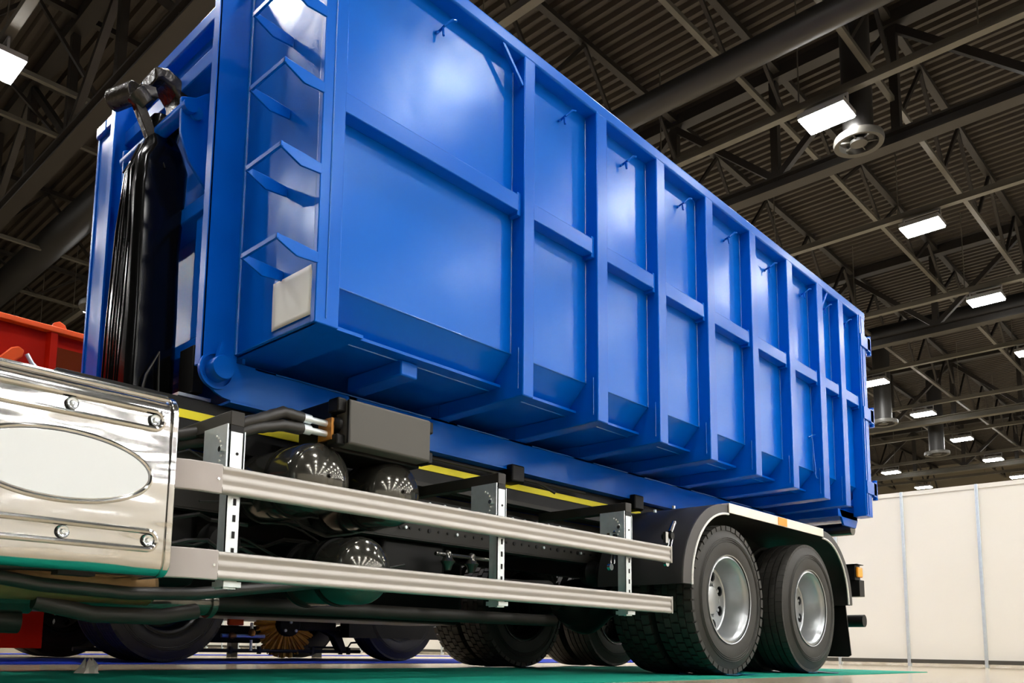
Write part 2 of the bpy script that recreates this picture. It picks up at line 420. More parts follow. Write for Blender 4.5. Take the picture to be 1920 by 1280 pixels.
# front bulkhead parts
b = MB().box(1.895, 1.91, Y0+.03, YR-.001, 1.475, 3.36); b.build('ladder_panel', 'ladderblue', con, smooth=False)
MB().box(1.895, 1.91, 2*YC-YR+.001, 2*YC-Y0-.03, 1.475, 3.36).build('ladder_panel', 'ladderblue', con, smooth=False)
MB().box(1.90, 2.15, 2.76, 5.22, 1.475, 1.49).build('underside_plate', 'blue', con, smooth=False)
b = MB().tube([(1.892, YR-.006, 1.48), (1.892, YR-.006, 3.35)], .010, 8); 
b.tube([(1.892, 2.77, 1.48), (1.892, YR, 1.48)], .004, 6)
b.build('weld_bead', 'weld', con)
# side cheeks of the front frame run down into the runners
cheek = [(1.87, 3.36), (1.726, 3.20), (1.726, 1.42)]+[(1.726+.155*(1-math.cos(math.radians(a))), 1.42-.155*math.sin(math.radians(a))) for a in (15, 30, 45, 60, 75, 90)]+[(2.6, 1.265), (2.6, 1.445), (1.9, 1.445), (1.9, 3.36)]
for s, yy in ((1, YR), (-1, 2*YC-YR)):
    a_, b_ = (yy, yy+.014) if s == 1 else (yy-.014, yy)
    c = MB().prism(cheek, 'y', a_, b_).build('frame_cheek', 'blue', con, smooth=False)
    f0, f1 = (yy, yy+.055) if s == 1 else (yy-.055, yy)
    MB().box(1.722, 1.736, f0, f1, 1.40, 3.20).build('flange', 'blue', c, bevel=.003)
    # runner: web and flanges
    g0, g1 = (yy, yy+.13) if s == 1 else (yy-.13, yy)
    b = MB().box(2.55, 8.05, a_, b_, 1.265, 1.447).box(1.88, 8.05, g0, g1, 1.255, 1.267).box(2.0, 8.05, g0, g1, 1.436, 1.447)
    b.build('runner', 'blue', con, smooth=False)
for i in range(9):
    b = MB(); xs = [2.05]+[r[1] for r in RIBS]; xe = [r[0] for r in RIBS]+[8.0]
    b.tube([(xs[i]+.06, YR-.003, 1.441), (xe[i]-.06, YR-.003, 1.441)], .004, 6)
    b.build('seam', 'weld', con)
# boss on the cheek foot
b = MB().lathe([(.001, -.075), (.052, -.075), (.055, -.07), (.055, 0)], (1.80, YR, 1.385), 'y', 28)
b.lathe([(.075, -.02), (.085, -.02), (.085, 0), (.075, 0)], (1.795, YR, 1.38), 'y', 28, closed=True)
b.prism([(1.775, 1.43), (1.80, 1.43), (1.80, 1.50), (1.79, 1.505)], 'y', YR-.06, YR-.03)
b.build('frame_boss', 'blue', con)
# recessed front wall and its beams
MB().box(1.93, 1.945, YR, 2*YC-YR, 1.45, 3.36).build('front_wall', 'bluepanel', con, smooth=False)
for z0, z1, xx in ((3.0, 3.085, 1.80), (2.26, 2.34, 1.82), (1.55, 1.62, 1.83)):
    MB().prism([(xx, z0), (xx, z1), (1.93, z1+.06), (1.93, z0-.02)], 'y', YR+.015, 2*YC-YR-.015).build('front_beam', 'blue', con, bevel=.006)
b = MB().box(1.835, 1.93, 3.43, 3.60, 1.62, 2.25); b.box(1.835, 1.93, 3.605, 3.72, 1.62, 2.25)
b.build('front_stiffener', 'blue', con, bevel=.008)
gp = [(1.69, 2.80), (1.697, 2.62), (1.745, 2.49), (1.93, 2.30), (1.93, 2.98), (1.765, 2.83), (1.71, 2.81)]
for yy in (3.655, 4.311):
    g = MB().prism(gp, 'y', yy, yy+.02).build('hook_plate', 'blue', con, bevel=.003)
    MB().lathe([(.001, -.014), (.036, -.014), (.036, 0)], (1.765, yy, 2.745), 'y', 20).build('pin_collar', 'weld', g)
MB().tube([(1.725, 3.62, 2.755), (1.725, 4.36, 2.755)], .036, 20).build('hook_pin', 'blue', con)
# ladder steps
for z in (1.745, 2.135, 2.50, 2.85, 3.2):
    b = MB(); xf, xw = 1.69, 1.893; ya, yb = 2.752, 3.003; th = .010
    b.box(xf, xf+.012, ya-.012, yb+.012, z+.012, z+.034)
    for s, yy in ((-1, ya), (1, yb)):
        pts = [(xf, z+.034), (xf, z+.012), (xf+.10, z-.030), (xw, z-.022), (xw, z+.022), (xf+.10, z+.030)]
        b.prism(pts, 'y', yy, yy+s*th)
    b.build('ladder_step', 'blue', con, bevel=.002)
# paper notice
mb = MB(); n = 10
for i in range(n+1):
    for j in range(n+1):
        u, v = i/n, j/n; yy = 3.071-.288*u; zz = (1.512+.216*v)
        mb.v.append((1.8905-.002*math.sin(3*u+2*v)-.006*max(0, v-.8)*5*(u), yy, zz))
for i in range(n):
    for j in range(n): mb.f.append((i*(n+1)+j, (i+1)*(n+1)+j, (i+1)*(n+1)+j+1, i*(n+1)+j+1))
o = mb.build('paper_notice', 'paper', con); s = o.modifiers.new('sol', 'SOLIDIFY'); s.thickness = .001
o['label'] = 'blank white paper sheet stuck low on the ladder panel'
# tarp hooks
for i, xh in enumerate([2.62, 3.60, 4.23, 4.92, 5.58, 6.26, 6.93, 7.38, 7.85]):
    z = 3.235
    b = MB().tube([(xh, YP, z-.01), (xh, 2.79, z+.0), (xh+.03, 2.765, z+.035), (xh+.055, 2.76, z+.04)], .0065, 8)
    b.tube([(xh, 2.80, z-.005), (xh, 2.795, z-.05)], .0065, 8); b.tube([(xh, YP, z-.01), (xh-.03, YP-.01, z-.035)], .006, 8)
    b.build('tarp_hook', 'blue', con)
# corner braces under the rim
b = MB().bar((3.02, Y0+.02, 3.355), (3.182, Y0+.02, 3.19), .02, .02); b.build('corner_brace', 'blue', con, bevel=.002)
b = MB().bar((7.21, Y0+.02, 3.19), (7.33, Y0+.02, 3.35), .02, .02); b.build('corner_brace', 'blue', con, bevel=.002)
# rear hinges
for z0 in (3.06, 2.35, 1.64):
    h = MB().box(8.05, 8.30, Y0-.014, Y0, z0, z0+.12).build('hinge', 'blue', con, bevel=.003)
    b = MB().box(8.225, 8.30, Y0-.014, 2.86, z0-.01, z0+.13); b.tube([(8.315, Y0+.01, z0-.035), (8.315, Y0+.01, z0+.155)], .022, 12)
    b.build('hinge_knuckle', 'blue', h)
MB().box(8.205, 8.26, 2.86, 5.12, 1.44, 3.33).build('rear_door', 'blue', con, bevel=.006)
# rear rollers
for yy in (2.90, 4.62):
    b = MB().box(7.72, 8.18, yy-.02, yy+.50, 1.40, 1.47)
    b.prism([(7.75, 1.47), (7.85, 1.33), (8.14, 1.33), (8.19, 1.40), (8.19, 1.47)], 'y', yy-.02, yy)
    h = b.build('roller_bracket', 'blue', con, bevel=.004)
    r = MB().tube([(8.10, yy-.005, 1.325), (8.10, yy+.48, 1.325)], .062, 24).build('roller', 'air', con)
    r['label'] = 'dark green-black steel roller at the container rear'
# block under the first bay
b = MB().box(2.53, 2.64, 2.95, 3.37, 1.452, 1.53); b.build('underside_bracket', 'blue', con, bevel=.008)
# bent rod latch on seventh rib
b = MB().tube([(6.98, YP-.005, 1.98), (7.02, YP-.03, 2.0), (7.06, YP-.03, 2.01)], .005, 8)
b.tube([(7.0, YP-.02, 1.99), (7.0, YP-.03, 1.95), (7.02, YP-.03, 1.80), (7.04, YP-.03, 1.69), (7.02, YP-.035, 1.66), (7.03, YP-.04, 1.63), (7.07, YP-.04, 1.63)], .005, 8)
b.build('latch_rod', 'weld', con)

# ============================================================ TRUCK
trk = thing('hooklift_truck', 'hooklift truck chassis with polished fuel tank, aluminium side guard and tandem rear wheels', 'truck', (4, YC, 0))
# ---- wheels
def tire(style):
    R = .515; W = .30; b = MB()
    # section (r, t): t=0 outer face ... W inner
    prof = [(.292, .022), (.30, .012), (.33, .004), (.37, .0), (.42, .002), (.44, .006), (.452, .012), (.478, .016), (R-.018, .026), (R-.014, .04),
            (R-.014, W-.04), (R-.018, W-.026), (.478, W-.016), (.452, W-.012), (.42, W-.002), (.37, W), (.33, W-.004), (.30, W-.012), (.292, W-.022)]
    b.lathe(prof, (0, 0, 0), 'y', 72, closed=True)
    if style == 'block': rows = [(.010, .065, 1), (.072, .115, 0), (.122, .178, 1), (.185, .228, 0), (.235, .290, 1)]; nb = 44; gap = .20
    else: rows = [(.020, .068, 1), (.078, .118, 0), (.128, .172, 0), (.182, .222, 0), (.232, .280, 1)]; nb = 60; gap = .04
    for t0, t1, ph in rows:
        for k in range(nb):
            a0 = 2*PI*(k+.5*ph)/nb; a1 = a0+2*PI/nb*(1-gap); vs = []
            for r in (R-.038 if ph else R-.016, R):
                for a in (a0, a1):
                    for t in (t0, t1):
                        rr = r
                        if ph and r == R and ((t0 < .05 and t == t0) or (t1 > .25 and t == t1)): rr = R-.007
                        vs.append((rr*math.cos(a), t, rr*math.sin(a)))
            b.add(vs, [(0, 1, 3, 2), (4, 6, 7, 5), (0, 2, 6, 4), (1, 5, 7, 3), (0, 4, 5, 1), (2, 3, 7, 6)])
    # moulded rings on the side wall
    for r in (.425, .412, .398):
        b.lathe([(r-.002, .0), (r, -.003), (r+.002, .0)], (0, 0, 0), 'y', 72)
    return b
def rim(deep):
    b = MB()
    if deep:   # concave outer wheel
        b.lathe([(.300, .004), (.306, .002), (.306, .012), (.296, .014), (.284, .010), (.280, .022), (.272, .030), (.262, .05), (.258, .09), (.250, .115), (.240, .165), (.232, .172)], (0, 0, 0), 'y', 64)
        d = .172
    else:
        b.lathe([(.300, .012), (.306, .010), (.306, .004), (.280, .010), (.265, .03), (.25, .05), (.245, .14), (.232, .16)], (0, 0, 0), 'y', 64); d = .16
    ns = 8; r0, r1, rh, hr = .128, .232, .184, .037
    for s_ in range(ns):
        a0 = 2*PI*s_/ns; da = 2*PI/ns; out = []; q = 6
        for i in range(q): out.append((r1, a0+da*i/q))
        for i in range(2): out.append((r1+(r0-r1)*i/2, a0+da))
        for i in range(q): out.append((r0, a0+da-da*i/q))
        for i in range(2): out.append((r0+(r1-r0)*i/2, a0))
        N = len(out); cx, cz = rh*math.cos(a0+da/2), rh*math.sin(a0+da/2)
        vo = [(r*math.cos(a), d, r*math.sin(a)) for r, a in out]
        vh = []; vh2 = []
        for p in vo:
            dx, dz = p[0]-cx, p[2]-cz; L_ = math.hypot(dx, dz)
            vh.append((cx+dx/L_*hr, d, cz+dz/L_*hr)); vh2.append((cx+dx/L_*hr, d+.012, cz+dz/L_*hr))
        b.add(vo+vh+vh2, [(i, (i+1) % N, N+(i+1) % N, N+i) for i in range(N)]+[(N+i, N+(i+1) % N, 2*N+(i+1) % N, 2*N+i) for i in range(N)])
    b.lathe([(.128, d), (.120, d-.004), (.10, d-.004), (.098, d-.03), (.085, d-.035), (.001, d-.035)], (0, 0, 0), 'y', 40)
    for k in range(10):
        a = 2*PI*k/10; b.disc((.113*math.cos(a), d-.015, .113*math.sin(a)), .013, 'y', 6, .014)
    b.lathe([(.235, d+.01), (.27, .2), (.29, .285), (.30, .29)], (0, 0, 0), 'y', 48)
    return b
WZ = .521
tb = {'block': None, 'rib': None}; rm = {}
def place_wheel(x, y, style, deep, flip, parent, dark=False, first=[{}]):
    key = (style,); 
    if key not in first[0]:
        o = tire(style).build('wheel', 'rubber' if style == 'rib' else 'rubber', None, angle=30); first[0][key] = o.data
        bpy.data.objects.remove(o)
    if deep not in rm:
        o = rim(deep).build('rim', 'rim', None); rm[deep] = o.data; bpy.data.objects.remove(o)
    t = bpy.data.objects.new('wheel', first[0][key]); COL.objects.link(t); t.parent = parent
    t.location = Vector((x, y, WZ))-wloc(parent) if parent else (x, y, WZ)
    if flip: t.rotation_euler = (0, 0, PI)
    r = bpy.data.objects.new('rim', rm[deep]); COL.objects.link(r); r.parent = t
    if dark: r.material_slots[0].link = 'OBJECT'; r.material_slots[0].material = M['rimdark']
    return t
for ax, st in ((5.385, 'block'), (6.74, 'rib')):
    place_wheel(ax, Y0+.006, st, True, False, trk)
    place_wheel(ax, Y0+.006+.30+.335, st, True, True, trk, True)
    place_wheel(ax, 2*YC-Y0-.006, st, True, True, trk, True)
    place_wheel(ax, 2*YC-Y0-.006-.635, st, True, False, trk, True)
# ---- axles
for ax in (5.385, 6.74):
    b = MB().tube([(ax, 3.05, .52), (ax, 3.75, .52)], .075, 16); b.tube([(ax, 4.2, .52), (ax, 4.9, .52)], .075, 16)
    b.lathe([(.001, -.27), (.08, -.26), (.11, -.2), (.17, -.12), (.215, -.04), (.22, .02), (.19, .12), (.11, .2), (.08, .26), (.001, .27)], (ax, 3.98, .50), 'y', 28)
    b.lathe([(.001, -.34), (.06, -.34), (.07, -.28), (.15, -.22), (.19, -.12), (.20, 0)], (ax, 4.0, .52), 'x', 24)
    b.build('axle', 'greyframe', trk)
    for yy in (3.45, 4.53):
        b = MB().box(ax-.35, ax+.35, yy-.04, yy+.04, .60, .66).box(ax-.28, ax+.28, yy-.04, yy+.04, .66, .72).box(ax-.1, ax+.1, yy-.06, yy+.06, .42, .76)
        b.build('spring', 'blackframe', trk, bevel=.004)
MB().tube([(1.2, 4.0, .62), (5.1, 4.0, .55)], .055, 16).build('drive_shaft', 'greyframe', trk)
MB().tube([(5.7, 4.0, .55), (6.45, 4.0, .55)], .05, 16).build('drive_shaft', 'greyframe', trk)
# ---- frame rails with holes
for s, yy in ((1, 3.56), (-1, 4.42)):
    f0, f1 = (yy, yy+.08) if s == 1 else (yy-.08, yy)
    b = MB().box(-.6, 7.85, yy-.004, yy+.004, .78, 1.04).box(-.6, 7.85, f0, f1, .772, .782).box(-.6, 7.85, f0, f1, 1.035, 1.045)
    r = b.build('frame_rail', 'greyframe', trk, smooth=False)
    if s == 1:
        x = 2.85; q = []
        while x < 5.3:
            q.append(MB().disc((x, yy-.006, .835), .008 if (int(x*17) % 4) else .013, 'y', 8, .004))
            if x < 4.9: q.append(MB().disc((x+.03, yy-.006, .985), .009, 'y', 8, .004))
            x += .075
        multi('rail_hole', 'blackframe', r, q)
        multi('bolt', 'galv', r, [MB().disc((2.7+.41*k, yy-.01, .835), .010, 'y', 6, .008) for k in range(7)])
for x in (.5, 1.9, 3.1, 4.4, 6.06, 7.7):
    MB().box(x, x+.09, 3.56, 4.42, .80, 1.02).build('frame_crossmember', 'blackframe', trk)
# subframe of the hooklift
for yy in (3.45, 4.44):
    MB().box(1.15, 7.75, yy, yy+.09, 1.045, 1.254).build('subframe_beam', 'blackframe', trk, bevel=.004)
for x0, x1 in ((1.2, 1.93), (1.99, 2.33), (2.75, 3.62), (3.72, 4.96), (5.03, 5.36)):
    o = MB().box(x0, x1, 3.444, 3.45, 1.158, 1.196).build('reflective_tape', 'yellow', trk, smooth=False)
b = MB().box(2.4, 4.9, 3.40, 3.448, 1.05, 1.075); b.tube([(2.5, 3.40, 1.22), (4.6, 3.40, 1.225)], .009, 8); b.tube([(3.9, 3.38, 1.215), (4.05, 3.36, 1.21), (4.15, 3.3, 1.15)], .01, 8)
b.build('hydraulic_pipe', 'greyframe', trk)
# adjuster rail detail between post two and three
b = MB().box(2.8, 4.6, 3.50, 3.55, .95, 1.0)
b.build('side_plate', 'blackframe', trk, smooth=False)
multi('bolt', 'galv', trk, [MB().disc((3.0+.12*k, 3.495, .978), .011, 'y', 8, .008) for k in range(13)])
for xx, zz in ((3.83, 1.225), (5.17, 1.225)):
    b = MB().box(xx-.06, xx+.06, 3.33, 3.45, zz-.05, zz+.06); b.build('guide_block', 'blackframe', trk, bevel=.012)
# ---- hook arm wrapped in film
b = MB()
def ring(z, x0, x1, y0, y1, c=.03):
    return [(x0+c, y0, z), (x1-c, y0, z), (x1, y0+c, z), (x1, y1-c, z), (x1-c, y1, z), (x0+c, y1, z), (x0, y1-c, z), (x0, y0+c, z)]
rs = [ring(.95, 1.585, 1.83, 3.82, 4.17), ring(1.5, 1.585, 1.83, 3.82, 4.16), ring(1.75, 1.59, 1.835, 3.83, 4.15), ring(2.1, 1.588, 1.83, 3.84, 4.12), ring(2.40, 1.585, 1.85, 3.85, 4.08),
      ring(2.56, 1.60, 1.86, 3.86, 4.05), ring(2.65, 1.64, 1.85, 3.88, 4.04, .04), ring(2.74, 1.675, 1.83, 3.93, 4.03, .03), ring(2.86, 1.69, 1.85, 3.93, 4.04, .03)]
vs = [p for r_ in rs for p in r_]; fs = []
for i in range(len(rs)-1):
    for k in range(8): fs.append((i*8+k, i*8+(k+1) % 8, (i+1)*8+(k+1) % 8, (i+1)*8+k))
fs += [tuple(range(7, -1, -1)), tuple((len(rs)-1)*8+k for k in range(8))]
b.add(vs, fs); arm = b.build('hook_arm', 'film', trk, bevel=.01, angle=50)
arm['label'] = 'upright hook arm wrapped in glossy black film'
b = MB()
for yy, xx in ((3.93, 1.578), (3.99, 1.574), (4.02, 1.574), (4.08, 1.578)):
    b.tube([(xx, yy+.02, 1.0), (xx, yy+.01, 1.7), (xx+.004, yy-.02, 2.2), (xx+.01, 3.97+(yy-4.0)*.5, 2.5), (xx+.06, 3.97+(yy-4)*.3, 2.66)], .006, 6)
b.tube([(1.60, 4.07, 2.53), (1.64, 4.0, 2.64), (1.67, 3.92, 2.68)], .006, 6); b.tube([(1.67, 3.92, 2.68), (1.70, 3.88, 2.60), (1.72, 3.855, 2.52)], .006, 6)
b.build('film_fold', 'film', arm)
b = MB().tube([(1.63, 3.80, 1.22), (1.66, 3.78, 1.42), (1.72, 3.79, 1.55), (1.73, 3.80, 1.40), (1.74, 3.80, 1.25)], .007, 8)
b.build('film_string', 'hose', arm)
hk = [(1.70, 2.80), (1.84, 2.80), (1.858, 2.92), (1.845, 3.01), (1.80, 3.07), (1.725, 3.095), (1.655, 3.07), (1.665, 2.995), (1.70, 3.02), (1.755, 3.005), (1.79, 2.965), (1.79, 2.90)]
MB().prism(hk, 'y', 3.90, 4.06).build('hook', 'hook', arm, bevel=.015, seg=3)
b = MB().tube([(1.60, 3.98, 2.935), (1.545, 4.13, 2.93)], .055, 18); b.tube([(1.66, 3.97, 2.88), (1.60, 3.98, 2.93)], [.05, .06], 14)
b.prism([(1.60, 2.96), (1.68, 2.98), (1.70, 2.93), (1.62, 2.90)], 'y', 3.93, 4.03); b.bar((1.61, 3.99, 2.90), (1.70, 3.97, 2.70), .06, .05)
b.build('hook_latch', 'hook', arm, bevel=.004)
b = MB().box(1.82, 1.88, 3.64, 3.78, 1.35, 1.58); b.build('hook_stop', 'blackframe', trk, bevel=.006)
b = MB().box(1.70, 1.86, 3.52, 3.72, 1.28, 1.295); b.build('stop_plate', 'galv', trk)

# ---- side guard
for z0 in (.71, .395):
    h = .102
    pr = [(Y0+.008, z0), (Y0+.003, z0+.003), (Y0, z0+.009), (Y0+.001, z0+.020), (Y0+.0055, z0+.028), (Y0+.006, z0+.036), (Y0+.003, z0+.044), (Y0+.0025, z0+.058), (Y0+.006, z0+.066), (Y0+.006, z0+.074), (Y0+.001, z0+.084), (Y0, z0+.092), (Y0+.003, z0+.099), (Y0+.009, z0+h), (Y0+.03, z0+h), (Y0+.03, z0)]
    rl = MB().prism(pr, 'x', 1.515, 4.605).build('guard_rail', 'alu', trk, angle=50)
    MB().box(4.605, 4.622, Y0-.001, Y0+.031, z0-.002, z0+h+.002).build('rail_end_plug', 'alu', rl, bevel=.002)
    pts = [(1.515, Y0), (1.44, Y0+.001)]+[(1.44-.20*math.sin(math.radians(a)), Y0+.001+.20*(1-math.cos(math.radians(a)))) for a in (15, 30, 45, 60, 75, 90)]+[(1.24, 3.0)]
    inn = [(1.515, Y0+.026), (1.44, Y0+.027)]+[(1.44-.174*math.sin(math.radians(a)), Y0+.027+.174*(1-math.cos(math.radians(a)))) for a in (15, 30, 45, 60, 75, 90)]+[(1.266, 3.0)]
    c = MB().prism(pts+inn[::-1], 'z', z0-.003, z0+h+.003).build('rail_end_cap', 'plasticgrey', rl, bevel=.004)
    c['label'] = 'light grey plastic curved end cap'
    MB().disc((1.497, Y0-.001, z0+.05), .005, 'y', 8, .002).build('rivet', 'chrome', rl)
for x0, x1 in ((1.56, 1.618), (3.052, 3.108), (4.176, 4.238)):
    b = MB().box(x0, x1, 2.79, 2.794, .365, .965).box(x0, x0+.004, 2.79, 2.845, .365, .965).box(x1-.004, x1, 2.79, 2.845, .365, .965)
    p = b.build('guard_post', 'galv', trk, smooth=False)
    xm = (x0+x1)/2+.004
    multi('slot', 'blackframe', p, [MB().box(xm-.006, xm+.006, 2.788, 2.7895, .43+.062*k, .456+.062*k) for k in range(5)]+[MB().disc((xm, 2.789, .875), .006, 'y', 8, .0015)])
    b = MB().box(x0-.012, x0-.006, 2.79, 2.965, .80, .985); b.box(x1+.004, x1+.008, 2.79, 2.90, .80, .965)
    q = b.build('swivel_plate', 'galv', p, smooth=False)
    multi('index_hole', 'white', q, [MB().disc((x0-.013, 2.885-.06*math.cos(math.radians(-70+k*17.5)), .885+.065*math.sin(math.radians(-70+k*17.5))), .0042, 'x', 8, .004) for k in range(9)])
    MB().disc((x0-.015, 2.825, .89), .011, 'x', 10, .008).build('pivot_bolt', 'chrome', q)
    MB().box(x0, x1, 2.788, 3.46, .982, 1.038).build('guard_arm', 'greyframe', trk, bevel=.003)
    MB().box(x0+.002, x1-.002, 2.789, 2.80, .958, .984).build('arm_socket', 'blackframe', p)
    MB().box(x0-.004, x1+.01, 2.775, 2.86, .372, .392).build('post_foot', 'galv', p)
# spring latches
def latch(x, y, z):
    b = MB().tube([(x-.01, y, z-.13), (x, y, z-.06), (x+.03, y, z+.02), (x+.075, y, z+.10)], .007, 8)
    b.tube([(x+.01, y-.012, z-.13), (x+.02, y-.012, z-.05), (x+.055, y-.012, z+.03)], .005, 8)
    b.tube([(x+.04, y, z+.055), (x+.09, y, z+.125)], .016, 10); b.box(x-.03, x+.0, y-.01, y+.01, z-.02, z+.05)
    b.lathe([(.001, -.01), (.02, -.01), (.02, .01), (.001, .01)], (x-.012, y, z-.15), 'y', 14)
    l = b.build('spring_latch', 'chrome', trk)
    MB().tube([(x+.035, y-.02, z+.03), (x+.035, y+.05, z+.03)], .022, 14).build('latch_knob', 'blackframe', l)
latch(4.655, 2.80, .86); latch(4.13, 2.86, .80)
# ---- mudguard
OC = [(4.745, .59)]+arc(5.36, .60, .615, .575, 178, 90, 18)+arc(6.99, .60, .60, .575, 90, -2, 18)
IC = [(4.852, .59)]+arc(5.36, .60, .508, .508, 178, 90, 18)+arc(6.99, .60, .508, .508, 90, -2, 18)
OC2 = [(x, z) if 1 else 0 for x, z in OC]
mg = MB().prism(OC2+[(x+(.012 if x < 5.3 else -.012 if x > 7.0 else 0), z-(.014 if 5.3 < x < 7.05 or z > 1.0 else 0)) for x, z in OC2[::-1]], 'y', Y0+.012, 3.40).build('mudguard', 'guard', trk, angle=60)
MB().prism(OC[:20]+IC[:20][::-1], 'y', Y0-.002, Y0+.014).build('mudguard_lip', 'lip', mg, bevel=.004)
MB().prism(OC[20:]+IC[20:][::-1], 'y', Y0-.002, Y0+.014).build('mudguard_lip', 'guard', mg, bevel=.004)
for P in (IC[:20], IC[20:]):
    MB().tube([(x, Y0-.004, z) for x, z in P], .008, 8).build('white_trim', 'white', mg)
dp = MB().box(5.36, 6.985, Y0-.008, 3.38, 1.172, 1.186).box(5.36, 6.985, Y0-.012, Y0-.004, 1.118, 1.186)
dp.build('tread_plate', 'diamond', mg, bevel=.002)
MB().box(6.13, 6.28, Y0-.016, Y0-.012, 1.122, 1.182).build('side_marker', 'orange', mg, smooth=False)
MB().box(5.05, 7.3, 3.40, 3.42, .75, 1.16).build('inner_liner', 'guard', mg, smooth=False)
multi('bolt', 'galv', mg, [MB().disc((xx, 3.1, 1.18-(.06 if xx < 5.1 else 0)), .012, 'z', 8, .01) for xx in (5.0, 5.25)])
# ---- mud flap, rear lamp, bumper
MB().prism([(2.775, .15), (2.80, .135), (3.36, .135), (3.38, .15), (3.36, .62), (2.81, .62)], 'x', 7.60, 7.612).build('mud_flap', 'blackframe', trk)
MB().tube([(7.59, 2.82, .60), (7.59, 2.92, .60)], .008, 8).build('flap_bracket', 'galv', trk)
MB().tube([(8.0, 2.79, .46), (8.0, 5.19, .46)], .056, 24).build('rear_bumper', 'blackframe', trk)
b = MB().box(7.92, 8.05, 2.83, 3.2, .83, .97); b.box(7.94, 8.06, 2.80, 3.2, .68, .83); b.box(7.90, 8.06, 2.80, 3.2, .968, .975)
for yy in (2.84, 2.87, 2.90): b.box(8.06, 8.065, yy, yy+.015, .70, .81)
lm = b.build('rear_lamp', 'blackframe', trk, bevel=.004)
MB().box(7.935, 8.055, 2.805, 2.83, .855, .95).build('lamp_glass', 'lightglass', lm, bevel=.01)
for yy in (3.56, 4.42): MB().box(7.7, 8.0, yy-.04, yy+.04, .42, .9).build('bumper_bracket', 'blackframe', trk)
MB().box(7.6, 7.95, 3.05, 4.9, .84, .92).build('rear_crossmember', 'blackframe', trk)
# ---- fuel tank
def rprof(y0, y1, z0, z1, r, n=8, rt=None, bulge=0):
    rt = rt or r; P = []
    for cx, cz, a0, rr in ((y0+rt, z1-rt, 180, rt), (y1-r, z1-r, 90, r), (y1-r, z0+r, 0, r), (y0+r*.8, z0+r*.8, -90, r*.8)):
        for i in range(n+1):
            a = math.radians(a0-90*i/n); P.append((cx+rr*math.cos(a), cz+rr*math.sin(a)))
    if bulge:
        m_ = 12; a = P[-1]; c = P[0]
        for i in range(1, m_): P.append((y0-bulge*math.sin(PI*i/m_), a[1]+(c[1]-a[1])*i/m_))
    return P
Z0, Z1 = .392, 1.026
tp = rprof(Y0+.005, 3.35, Z0, Z1, .07, bulge=.005)
tk = MB().prism(tp, 'x', -.35, 1.318).build('fuel_tank', 'tank', trk, bevel=.012, seg=4, angle=50)
MB().prism(rprof(Y0-.006, 3.355, Z0-.004, Z1+.006, .075), 'x', 1.306, 1.332).build('end_flange', 'tank', tk, bevel=.006, seg=3)
b = MB()
for k, (yy, zz) in enumerate(((Y0+.012, Z1-.016), (Y0+.030, Z1-.004), (Y0+.052, Z1+.002))):
    b.tube([(-.35, yy, zz), (1.30, yy, zz)], .007, 8)
b.build('top_beads', 'tank', tk)
def stadium(x0, x1, zc, r, n=12):
    return [(x0+r*math.cos(math.radians(a)), zc+r*math.sin(math.radians(a))) for a in [90+180*i/n for i in range(n+1)]]+[(x1+r*math.cos(math.radians(a)), zc+r*math.sin(math.radians(a))) for a in [-90+180*i/n for i in range(n+1)]]
for zc in (.925, .508):
    S = stadium(.66, 1.245, zc, .031)
    MB().tube([(x, Y0, z) for x, z in S], .010, 8, closed=True).build('pressed_groove', 'tank', tk)
    for xx in (.70, .969, 1.246):
        s_ = MB().lathe([(.001, -.008), (.006, -.008), (.008, -.005), (.009, 0), (.016, -.001), (.019, -.004), (.021, 0)], (xx, Y0-.005, zc), 'y', 20)
        s_.build('screw', 'chrome', tk)
E_ = [(.955+.29*math.cos(2*PI*i/64), .722+.114*math.sin(2*PI*i/64)) for i in range(64)]
MB().tube([(x, Y0-.001, z) for x, z in E_], .008, 8, closed=True).build('oval_bead', 'tank', tk)
MB().prism([(.955+.278*math.cos(2*PI*i/64), .722+.103*math.sin(2*PI*i/64)) for i in range(64)], 'y', Y0-.006, Y0).build('oval_badge', 'badge', tk)
MB().box(1.0, 1.12, Y0+.1, Y0+.16, Z0-.01, Z0).build('tank_slot', 'blackframe', tk)
# pipes and clutter beneath the tank
b = MB().tube([(.3, 3.22, .335), (1.04, 3.22, .335)], .075, 24); b.tube([(1.04, 3.22, .335), (1.12, 3.22, .33)], [.05, .05], 20)
b.tube([(1.10, 3.22, .325), (1.76, 3.22, .335)], .055, 24); b.lathe([(.05, -.01), (.066, -.01), (.066, .01), (.05, .01)], (1.14, 3.22, .325), 'x', 24)
b.lathe([(.05, -.01), (.066, -.01), (.066, .01), (.05, .01)], (1.74, 3.22, .335), 'x', 24)
b.build('air_cylinder', 'air', trk)
MB().tube([(.7, 2.98, .39), (1.0, 2.98, .352), (1.3, 2.98, .34), (1.55, 2.98, .352), (1.9, 3.0, .40), (2.3, 3.1, .45)], .024, 12).build('thick_hose', 'hose', trk)
MB().tube([(1.0, 3.05, .30), (1.2, 3.05, .262), (1.45, 3.05, .262), (1.6, 3.05, .29)], .03, 12).build('lower_pipe', 'greyframe', trk)
MB().tube([(.5, 3.25, .24), (1.02, 3.25, .235)], .045, 16).build('lower_pipe', 'greyframe', trk)
MB().tube([(.6, 3.06, .372), (1.40, 3.06, .372), (1.42, 3.06, .372)], [.07, .07, .055], 24).build('tank_saddle', 'tan', trk)
